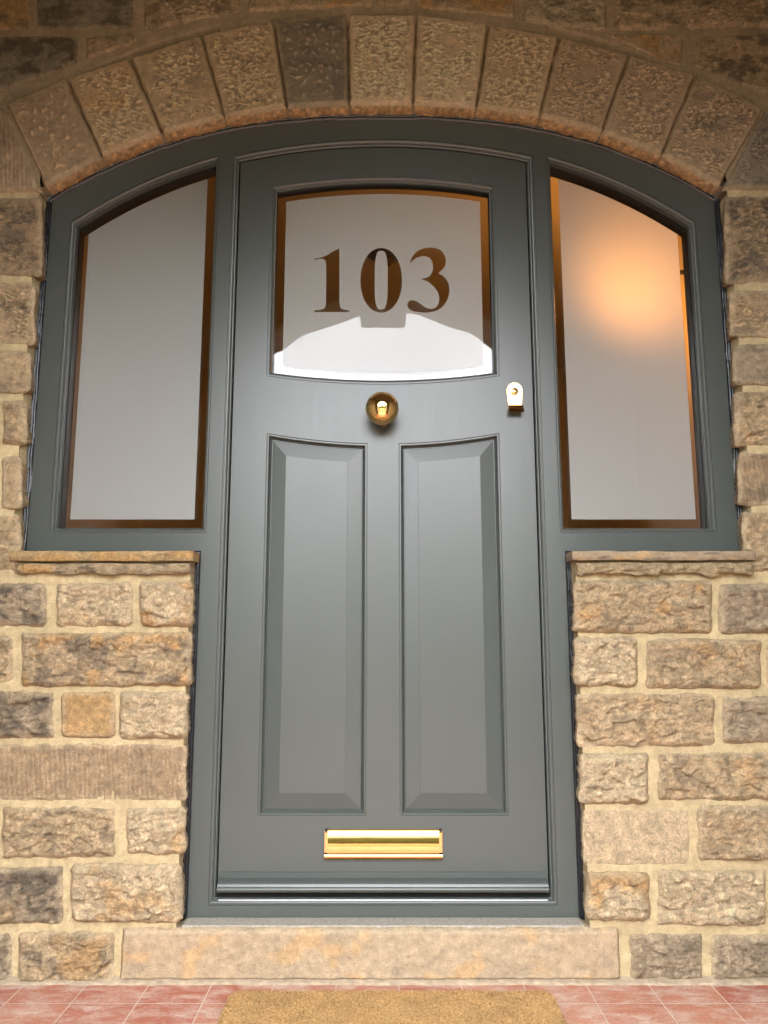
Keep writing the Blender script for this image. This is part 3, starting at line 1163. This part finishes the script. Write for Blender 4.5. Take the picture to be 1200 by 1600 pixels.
def dig(pts):
    q = [P(480 + x / 5.0, 370 + y / 5.0, GY + 0.004) for x, y in pts]
    return q


one = cat([(55, 172), (110, 160), (160, 140), (200, 115), (252, 90)]) + \
    [(252, 90)] + cat([(252, 505), (257, 545), (275, 566), (327, 575)]) + [(327, 575), (327, 588), (57, 588)] + \
    cat([(57, 575), (115, 567), (140, 548), (147, 505)]) + cat([(148, 215), (142, 188), (125, 174), (100, 171), (57, 180)])
three = cat([(803, 207), (815, 168), (845, 125), (890, 97), (940, 85), (985, 85), (1035, 100), (1070, 135), (1083, 185),
             (1075, 230), (1050, 262), (1023, 285)], 4) + \
    cat([(1023, 285), (1062, 307), (1095, 345), (1110, 395), (1108, 445), (1090, 500), (1055, 548), (1000, 580), (940, 590),
         (880, 590), (830, 580), (795, 560), (783, 533), (792, 507), (817, 496), (848, 501), (880, 520), (915, 545),
         (950, 560), (985, 560), (1012, 543), (1028, 510), (1030, 470), (1018, 430), (990, 390), (950, 357), (915, 339), (885, 330)], 4) + \
    cat([(885, 330), (920, 322), (952, 308), (975, 278), (983, 240), (978, 200), (960, 170), (930, 153), (895, 151), (855, 163),
         (825, 187), (803, 207)], 4)


def sup(cx, cy, a, b, n, N):
    o = []
    for k in range(N):
        t = 2 * math.pi * k / N
        c_, s_ = math.cos(t), math.sin(t)
        o.append((cx + a * math.copysign(abs(c_) ** (2 / n), c_), cy + b * math.copysign(abs(s_) ** (2 / n), s_)))
    return o


zero_o = sup(578, 340, 163, 252, 2.08, 80)
zero_i = sup(578, 338, 51, 229, 3.2, 60)
pane('door_glass', door_in, 0.0160, 0.0450, GY, door, [dig(one), dig(zero_o), dig(three)], [dig(zero_i)],
     label='frosted door pane with clear figures 103 and a curved bottom edge')

# weather bar along the foot of the door
zb = 0.1965
wp = [(LY + 0.004, zb + 0.002), (LY - 0.034, zb)]
for k in range(9):
    a = math.pi * (k / 8)
    wp.append((LY - 0.0360 - 0.0055 * math.sin(a), zb + 0.0060 - 0.0060 * math.cos(a)))
for k in range(9):
    a = math.pi * 0.5 * (k / 8)
    wp.append((LY - 0.012 - 0.023 * math.cos(a), zb + 0.0135 + 0.0125 * math.sin(a)))
wp += [(LY - 0.0105, zb + 0.0270), (LY - 0.0040, zb + 0.0375), (LY - 0.0015, zb + 0.0395), (LY + 0.004, zb + 0.0395)]
mb = MB()
mb.extrude_x(wp[::-1], -0.4275, 0.4275)
mb.build('weather_bar', M_PAINT, door, 40)

# centre knob
ky = -0.056
kx, kz = P(597, 638, ky)
knob = MB()
pr = []
rb = 0.0465
for k in range(0, 29):
    a = math.pi * k / 32
    pr.append((rb * math.sin(a), ky - LY - rb * 0.88 * math.cos(a)))
pr += [(0.0155, -0.0215), (0.0135, -0.014), (0.0140, -0.008)]
knob.lathe([(r_, y_) for r_, y_ in pr], (kx, LY, kz), 64)
ko = knob.build('door_knob', M_BRASS, door, 60)
mb = MB()
mb.lathe([(0.001, -0.0105), (0.018, -0.0105), (0.0195, -0.0080), (0.022, -0.0075), (0.0285, -0.0055), (0.0310, -0.0030), (0.0315, 0.0)], (kx, LY, kz), 56)
mb.build('rose', M_BRASS, ko, 60)

# cylinder pull with its lock
lx, lz = P(804, 622, LY)
hw, zt, zl = 0.0242, lz + 0.0465, lz - 0.0240
out = []
for k in range(25):
    a = math.pi * k / 24
    out.append((lx + hw * math.cos(a), zt - hw + hw * math.sin(a)))
out += [(lx - hw * 0.86, zl), (lx + hw * 0.86, zl)]
out = [out[-1]] + out[:-1]
lp = MB()
plate(lp, inset(out, 0.0018), [], LY - 0.0045)
loft(lp, out, [(0.0018, LY - 0.0045), (0.0006, LY - 0.0040), (0, LY - 0.0025), (0, LY + 0.0005)])
# the curled finger lip
lip = [(LY - 0.0045, zl + 0.001)]
for k in range(11):
    a = R(90) * k / 10
    lip.append((LY - 0.0045 - 0.016 * math.sin(a), zl + 0.001 - 0.011 * (1 - math.cos(a))))
lip += [(LY - 0.0250, zl - 0.0125), (LY - 0.0275, zl - 0.0185), (LY - 0.0285, zl - 0.0255), (LY - 0.0262, zl - 0.0262), (LY - 0.0252, zl - 0.0195),
        (LY - 0.0215, zl - 0.0145), (LY - 0.0160, zl - 0.0125), (LY - 0.0005, zl - 0.0122), (LY - 0.0005, zl + 0.001)]
lp.extrude_x(lip, lx - hw * 0.86, lx + hw * 0.86)
lo = lp.build('lock_pull', M_BRASS2, door, 40)
mb = MB()
mb.lathe([(0.0005, -0.0098), (0.0092, -0.0098), (0.0105, -0.0088), (0.0108, -0.004), (0.0145, -0.0048), (0.0158, -0.0044)], (lx, LY, lz + 0.018), 40)
cyl = mb.build('lock_cylinder', make_brass('worn brass lock', 0.22), lo, 40)
mb = MB()
mb.box(lx - 0.0012, lx + 0.0012, LY - 0.0101, LY - 0.0095, lz + 0.011, lz + 0.022)
mb.lathe([(0.0002, -0.0102), (0.0030, -0.0102), (0.0031, -0.0095)], (lx, LY, lz + 0.0225), 20)
mb.build('keyway', M_DARKIN, lo)

# letterbox
bx0, bx1, bz0, bz1 = -0.1540, 0.1560, 0.2665, 0.3425
lb = MB()
sh = 0.0
prof = [(LY + .001, bz1), (LY - .009, bz1), (LY - .0115, bz1 - .0016), (LY - .0125, bz1 - .0050), (LY - .0105, bz1 - .0065)]
lbp = [(LY + .001, bz0), (LY - .006, bz0), (LY - .0105, bz0 + .002), (LY - .0125, bz0 + .0065), (LY - .0120, bz0 + .0120), (LY - .0090, bz0 + .0165),
       (LY - .0066, bz0 + .0180), (LY - .0065, bz1 - .008)] + prof[::-1]
lb.extrude_x(lbp, bx0, bx1)
lo2 = lb.build('letterbox', M_BRASS2, door, 45)
fl = []
fz0, fz1 = bz0 + 0.0185, bz1 - 0.0070
for k in range(15):
    f = k / 14
    fl.append((LY - 0.0045 - (0.0105 - 0.050 * (-0.050 * f + 0.170 * f * f)), fz0 + (fz1 - fz0) * f))
mb = MB()
mb.extrude_x([(LY - 0.0065, fz1)] + [(LY - 0.0065, fz0)] + fl, bx0 + 0.0085, bx1 - 0.0085)
mb.build('flap', M_BRASS2, lo2, 45)
for x_ in (bx0 + .0005, bx1 - 0.0085):
    mb = MB()
    mb.box(x_, x_ + .008, LY - .0132, LY - .0040, bz1 - .0058, bz1 + .0012)
    mb.build('hinge_pin', M_DARKIN, lo2)

# ------------------------------------------------------------------ floor and mat
mb = MB()
mb.add([(-1.32, -2.15, 0), (1.32, -2.15, 0), (1.32, 0.02, 0), (-1.32, 0.02, 0)], [(0, 1, 2, 3)])
tag(mb.build('floor', M_TILES), 'red quarry tiles with pale bloom laid at the foot of the door', kind='structure')

mcx, mcy, mw, md, mh = 0.019, -0.385, 0.383, 0.235, 0.018
nx, ny = 200, 130
u = np.linspace(-1, 1, nx + 1)
v = np.linspace(-1, 1, ny + 1)
U, Vv = np.meshgrid(u, v)
px, py = U * mw, Vv * md
r = 0.035
qx = np.maximum(np.abs(px) - (mw - r), 0)
qy = np.maximum(np.abs(py) - (md - r), 0)
qn = np.maximum(np.hypot(qx, qy), 1e-9)
k = np.where(np.hypot(qx, qy) > 1e-9, np.maximum(qx, qy) / qn, 1)
px = np.where(qx > 0, np.sign(px) * (mw - r + qx * k), px)
py = np.where(qy > 0, np.sign(py) * (md - r + qy * k), py)
dist = np.minimum(mw - np.abs(U * mw), md - np.abs(Vv * md))
ed = np.sqrt(np.clip(dist / 0.006, 0, 1))
px = px + 0.003 * (1 - smooth(0, .02, dist)) * fbm(px * 30, py * 30, 3, 5)
py = py + 0.003 * (1 - smooth(0, .02, dist)) * fbm(px * 30 + 7, py * 30, 3, 6)
Zm = 0.0035 + (mh - 0.004) * ed + 0.003 * fbm(px * 70, py * 70, 3, 8) * ed
V = np.stack([px + mcx, py + mcy, Zm], -1).reshape(-1, 3)
idx = np.arange((nx + 1) * (ny + 1)).reshape(ny + 1, nx + 1)
F1 = np.stack([idx[:-1, :-1], idx[:-1, 1:], idx[1:, 1:], idx[1:, :-1]], -1).reshape(-1, 4)
NF = 90000
rg = np.random.RandomState(3)
fx = rg.uniform(-1, 1, NF) * (mw - 0.004)
fy = rg.uniform(-1, 1, NF) * (md - 0.004)
cx_ = np.maximum(np.abs(fx) - (mw - r), 0)
cy_ = np.maximum(np.abs(fy) - (md - r), 0)
okm = np.hypot(cx_, cy_) < r - 0.003
fx, fy = fx[okm], fy[okm]
n = len(fx)
az = rg.uniform(0, 2 * np.pi, n)
ln = rg.uniform(0.003, 0.0075, n)
tilt = rg.uniform(0.1, 1.2, n)
wd = rg.uniform(0.0003, 0.00055, n)
b0 = np.stack([fx + mcx, fy + mcy, np.full(n, mh - 0.004)], -1)
tip = b0 + np.stack([np.cos(az) * np.sin(tilt) * ln, np.sin(az) * np.sin(tilt) * ln, np.cos(tilt) * ln + 0.002], -1)
sv = np.stack([-np.sin(az) * wd, np.cos(az) * wd, np.zeros(n)], -1)
FV = np.concatenate([b0 - sv, b0 + sv, tip + sv * .6, tip - sv * .6])
F2 = np.stack([np.arange(n), np.arange(n) + n, np.arange(n) + 2 * n, np.arange(n) + 3 * n], -1) + len(V)
mm, t, b = mat('coir matting')
v_ = coords(t)
n1 = noise(t, v_, 210, 4, 0.85)
n2 = noise(t, v_, 16, 3)
c_ = mixc(t, (0.24, 0.135, 0.05), (0.74, 0.48, 0.215), ramp(t, n1.outputs['Fac'], [(0.38, 0), (0.62, 1)]))
c_ = mixc(t, c_, ramp(t, n2.outputs['Fac'], [(0.3, 0.85), (0.7, 1.12)]), 1.0, 'MULTIPLY')
t.links.new(c_, b.inputs['Base Color'])
b.inputs['Roughness'].default_value = 0.9
b.inputs['Specular IOR Level'].default_value = 0.15
t.links.new(bump(t, n1.outputs['Fac'], 0.9, 0.003), b.inputs['Normal'])
o = mesh_obj('doormat', np.concatenate([V, FV]), np.concatenate([F1, F2]), mm)
tag(o, 'plain golden brown coir doormat with rounded corners on the red tiles', 'doormat')

# ------------------------------------------------------------------ porch round the door (behind and beside the camera)
M_PSTONE = simple('porch masonry', (0.27, 0.245, 0.20), 0.85, 0, .3, 14, 0.6, 0.02, .25)
M_CEIL = simple('porch ceiling boards', (0.17, 0.15, 0.12), 0.7, 0, .3, 20, 0.3, 0.005, .15)
porch = empty('porch')
tag(porch, 'sandstone porch enclosing the doorway, open through a round arch', 'porch')
mb = MB()
mb.box(-1.62, -1.283, -1.60, 0.03, 0, 2.96)
mb.build('side_wall', M_PSTONE, porch)
mb = MB()
mb.box(1.283, 1.62, -1.60, 0.03, 0, 2.96)
mb.build('side_wall', M_PSTONE, porch)
mb = MB()
mb.box(-1.62, 1.62, -1.95, 0.03, 2.963, 3.15)
mb.build('ceiling', M_CEIL, porch)
zc = 2.636 - 0.90
OPN = [(0.86, 0.0), (0.86, 1.98), (0.80, 2.19), (0.70, 2.34), (0.603, 2.430), (0.545, 2.478), (0.492, 2.520), (0.365, 2.557), (0.325, 2.575),
       (0.20, 2.628), (0.10, 2.640), (-0.11, 2.628), (-0.21, 2.590), (-0.335, 2.545), (-0.438, 2.511), (-0.490, 2.478), (-0.550, 2.425),
       (-0.605, 2.402), (-0.70, 2.31), (-0.80, 2.17), (-0.86, 1.98), (-0.86, 0.0)]
face = [(-1.62, 0.0)] + OPN[::-1] + [(1.62, 0.0), (1.62, 2.96), (-1.62, 2.96)]
mb = MB()
plate(mb, face, [], -1.602)
plate(mb, face, [], -1.90)
loft(mb, face, [(0, -1.602), (0, -1.90)])
mb.build('arch_wall', M_PSTONE, porch)
mb = MB()
V = [(-.122, 2.56), (.122, 2.56), (.145, 2.75), (-.145, 2.75)]
plate(mb, V, [], -1.585)
plate(mb, V, [], -1.90 - .02)
loft(mb, V, [(0, -1.585), (0, -1.92)])
mb.build('keystone', M_PSTONE, porch)

# ------------------------------------------------------------------ the hall behind the glass
M_HALL = simple('warm hall wallpaper', (0.62, 0.55, 0.33), 0.8, 0, .2, 3, 0.05, 0.002, .12)
M_HFLOOR = simple('oak hall floor', (0.24, 0.12, 0.05), 0.4, 0, .4, 6, .2, .002, .3)
M_WOOD = simple('varnished hall joinery', (0.16, 0.075, 0.025), 0.35, 0, .5, 12, .2, .002, .3)
hall = empty('hallway')
tag(hall, 'dim warm brown hallway seen through the clear borders of the glass', 'hallway')
mb = MB()
mb.box(-1.42, -1.30, 0.032, 3.2, 0, 2.75)
mb.box(1.30, 1.42, 0.032, 3.2, 0, 2.75)
mb.box(-1.42, 1.42, 3.2, 3.3, 0, 2.75)
mb.build('hall_wall', M_HALL, hall)
mb = MB()
mb.box(-1.42, 1.42, 0.032, 3.3, 2.752, 2.85)
mb.build('hall_ceiling', simple('hall ceiling paint', (0.64, 0.58, 0.40), 0.8), hall)
mb = MB()
mb.box(-1.42, 1.42, 0.101, 3.3, -0.05, 0.11)
mb.build('hall_floor', M_HFLOOR, hall)
mb = MB()      # inner wall face around the opening, closing the cavity
oo = inset(outer, 0.006)
box_ = [(-1.42, -0.02), (1.42, -0.02), (1.42, 3.0), (-1.42, 3.0)]
plate(mb, box_, [oo], 0.0765)
mb.build('inner_wall', M_HALL, hall)
mb = MB()
mb.box(-0.55, 0.35, 3.12, 3.195, 0.11, 2.15)
mb.build('hall_door', M_WOOD, hall)
mb = MB()
mb.box(0.50, 1.0, 0.5, 0.9, 0.11, 0.98)
mb.build('cabinet', M_WOOD, hall)

mb = MB()
mb.lathe([(0.002, -0.075), (0.020, -0.072), (0.026, -0.045), (0.06, -0.030), (0.105, -0.012), (0.11, 0.0)], (0.02, 1.47, 2.7515), 32, 'z')
mb.build('ceiling_rose', simple('dark bronze rose', (0.07, 0.045, 0.02), 0.4), hall, 40)

lamp = empty('wall_lamp')
tag(lamp, 'warm globe lamp glowing behind the frosted right side window', 'lamp')
BX, BZ, BY, BR = 0.985, 2.20, 0.80, 0.08
mb = MB()
pr = [(0.0005, -BR)] + [(BR * math.sin(a), -BR * math.cos(a)) for a in np.linspace(0.12, math.pi - 0.12, 20)] + [(0.0005, BR)]
mb.lathe(pr, (BX, BY, BZ), 32, 'z')
em = bpy.data.materials.new('glowing lamp glass')
em.use_nodes = True
b = em.node_tree.nodes['Principled BSDF']
b.inputs['Emission Color'].default_value = (1.0, 0.38, 0.085, 1)
b.inputs['Emission Strength'].default_value = 3.9
mb.build('lamp_globe', em, lamp, 179)
mb = MB()
mb.lathe([(0.012, BR - .001), (0.012, BR + .015), (0.02, BR + .017), (0.02, BR + .035), (0.001, BR + .035)], (BX, BY, BZ), 24, 'z')
mb.box(BX - .008, 1.299, BY - .008, BY + .008, BZ + BR + .02, BZ + BR + .032)
mb.build('bracket', simple('dark bronze', (0.05, 0.035, 0.02), 0.4, 1.0), lamp, 40)

# ------------------------------------------------------------------ outside, mirrored in the brass and the glass
GR = simple('garden gravel and grass', (0.07, 0.058, 0.042), 0.9, 0, .2, 3, .5, .02, .3)
mb = MB()
mb.add([(-60, -80, -0.02), (60, -80, -0.02), (60, 40, -0.02), (-60, 40, -0.02)], [(0, 1, 2, 3)])
tag(mb.build('ground', GR), kind='structure')
mb = MB()
mb.add([(-0.9, -9, -0.012), (0.9, -9, -0.012), (0.9, -2.15, -0.012), (-0.9, -2.15, -0.012)], [(0, 1, 2, 3)])
tag(mb.build('path', simple('pale paving', (0.16, 0.115, 0.075), .8, 0, .3, 5, .3, .005, .15)), kind='structure')


def leafy(name, cx, cy, cz, sx, sy, sz, n, size, label, catg, seed, trunk=None, group=None):
    root = empty(name)
    tag(root, label, catg, group)
    g = np.random.RandomState(seed)
    p = g.normal(size=(n, 3))
    p /= np.linalg.norm(p, axis=1)[:, None]
    rr = g.uniform(.45, 1, n) ** .5 * (1 + .22 * np.sin(p[:, 0] * 5 + seed) * np.cos(p[:, 2] * 6))
    c = p * rr[:, None] * np.array([sx, sy, sz]) + np.array([cx, cy, cz])
    a, b = g.normal(size=(n, 3)) * size, g.normal(size=(n, 3)) * size
    V = np.concatenate([c - a, c - b, c + a, c + b])
    F = np.stack([np.arange(n) + k * n for k in range(4)], -1)
    mesh_obj('crown', V, F, M_LEAF, root)
    if trunk:
        mb = MB()
        mb.lathe([(.22, 0), (.15, trunk * .5), (.09, trunk)], (cx, cy, 0), 12, 'z')
        mb.build('trunk', M_WOOD, root)


M_LEAF = simple('green leaves', (0.04, 0.065, 0.02), .6, 0, .3)
leafy('hedge', 0, -11, .8, 11, .6, 1.1, 22000, .07, 'long clipped green hedge along the far side of the garden', 'hedge', 1)
leafy('garden_tree', -9, -17, 3.4, 2.4, 2.4, 2.0, 9000, .12, 'round leafy tree standing left of the house opposite', 'tree', 3, 3.0)
leafy('garden_tree', 8, -19, 3.6, 2.8, 2.6, 2.2, 9000, .12, 'broad leafy tree standing right of the house opposite', 'tree', 4, 3.0)
hs = empty('house')
tag(hs, 'stone house with a slate roof across the street', 'house')
mb = MB()
mb.box(-5, 5, -34, -26, 0, 4.6)
mb.build('wall', simple('sooty stone', (0.10, 0.08, 0.06), .9), hs)
mb = MB()
mb.add([(-5.3, -34.3, 4.5), (-5.3, -25.7, 4.5), (-5.3, -30, 7.2), (5.3, -34.3, 4.5), (5.3, -25.7, 4.5), (5.3, -30, 7.2)],
       [(0, 1, 2), (3, 5, 4), (0, 2, 5, 3), (1, 4, 5, 2)])
mb.build('roof', simple('slate', (.09, .09, .1), .6), hs)
for x_ in (-3.4, 2.2):
    for z_ in (.9, 3.0):
        mb = MB()
        mb.box(x_, x_ + 1.2, -26.0, -25.95, z_, z_ + 1.2)
        mb.build('window', simple('dark window glass', (.03, .035, .04), .1), hs)
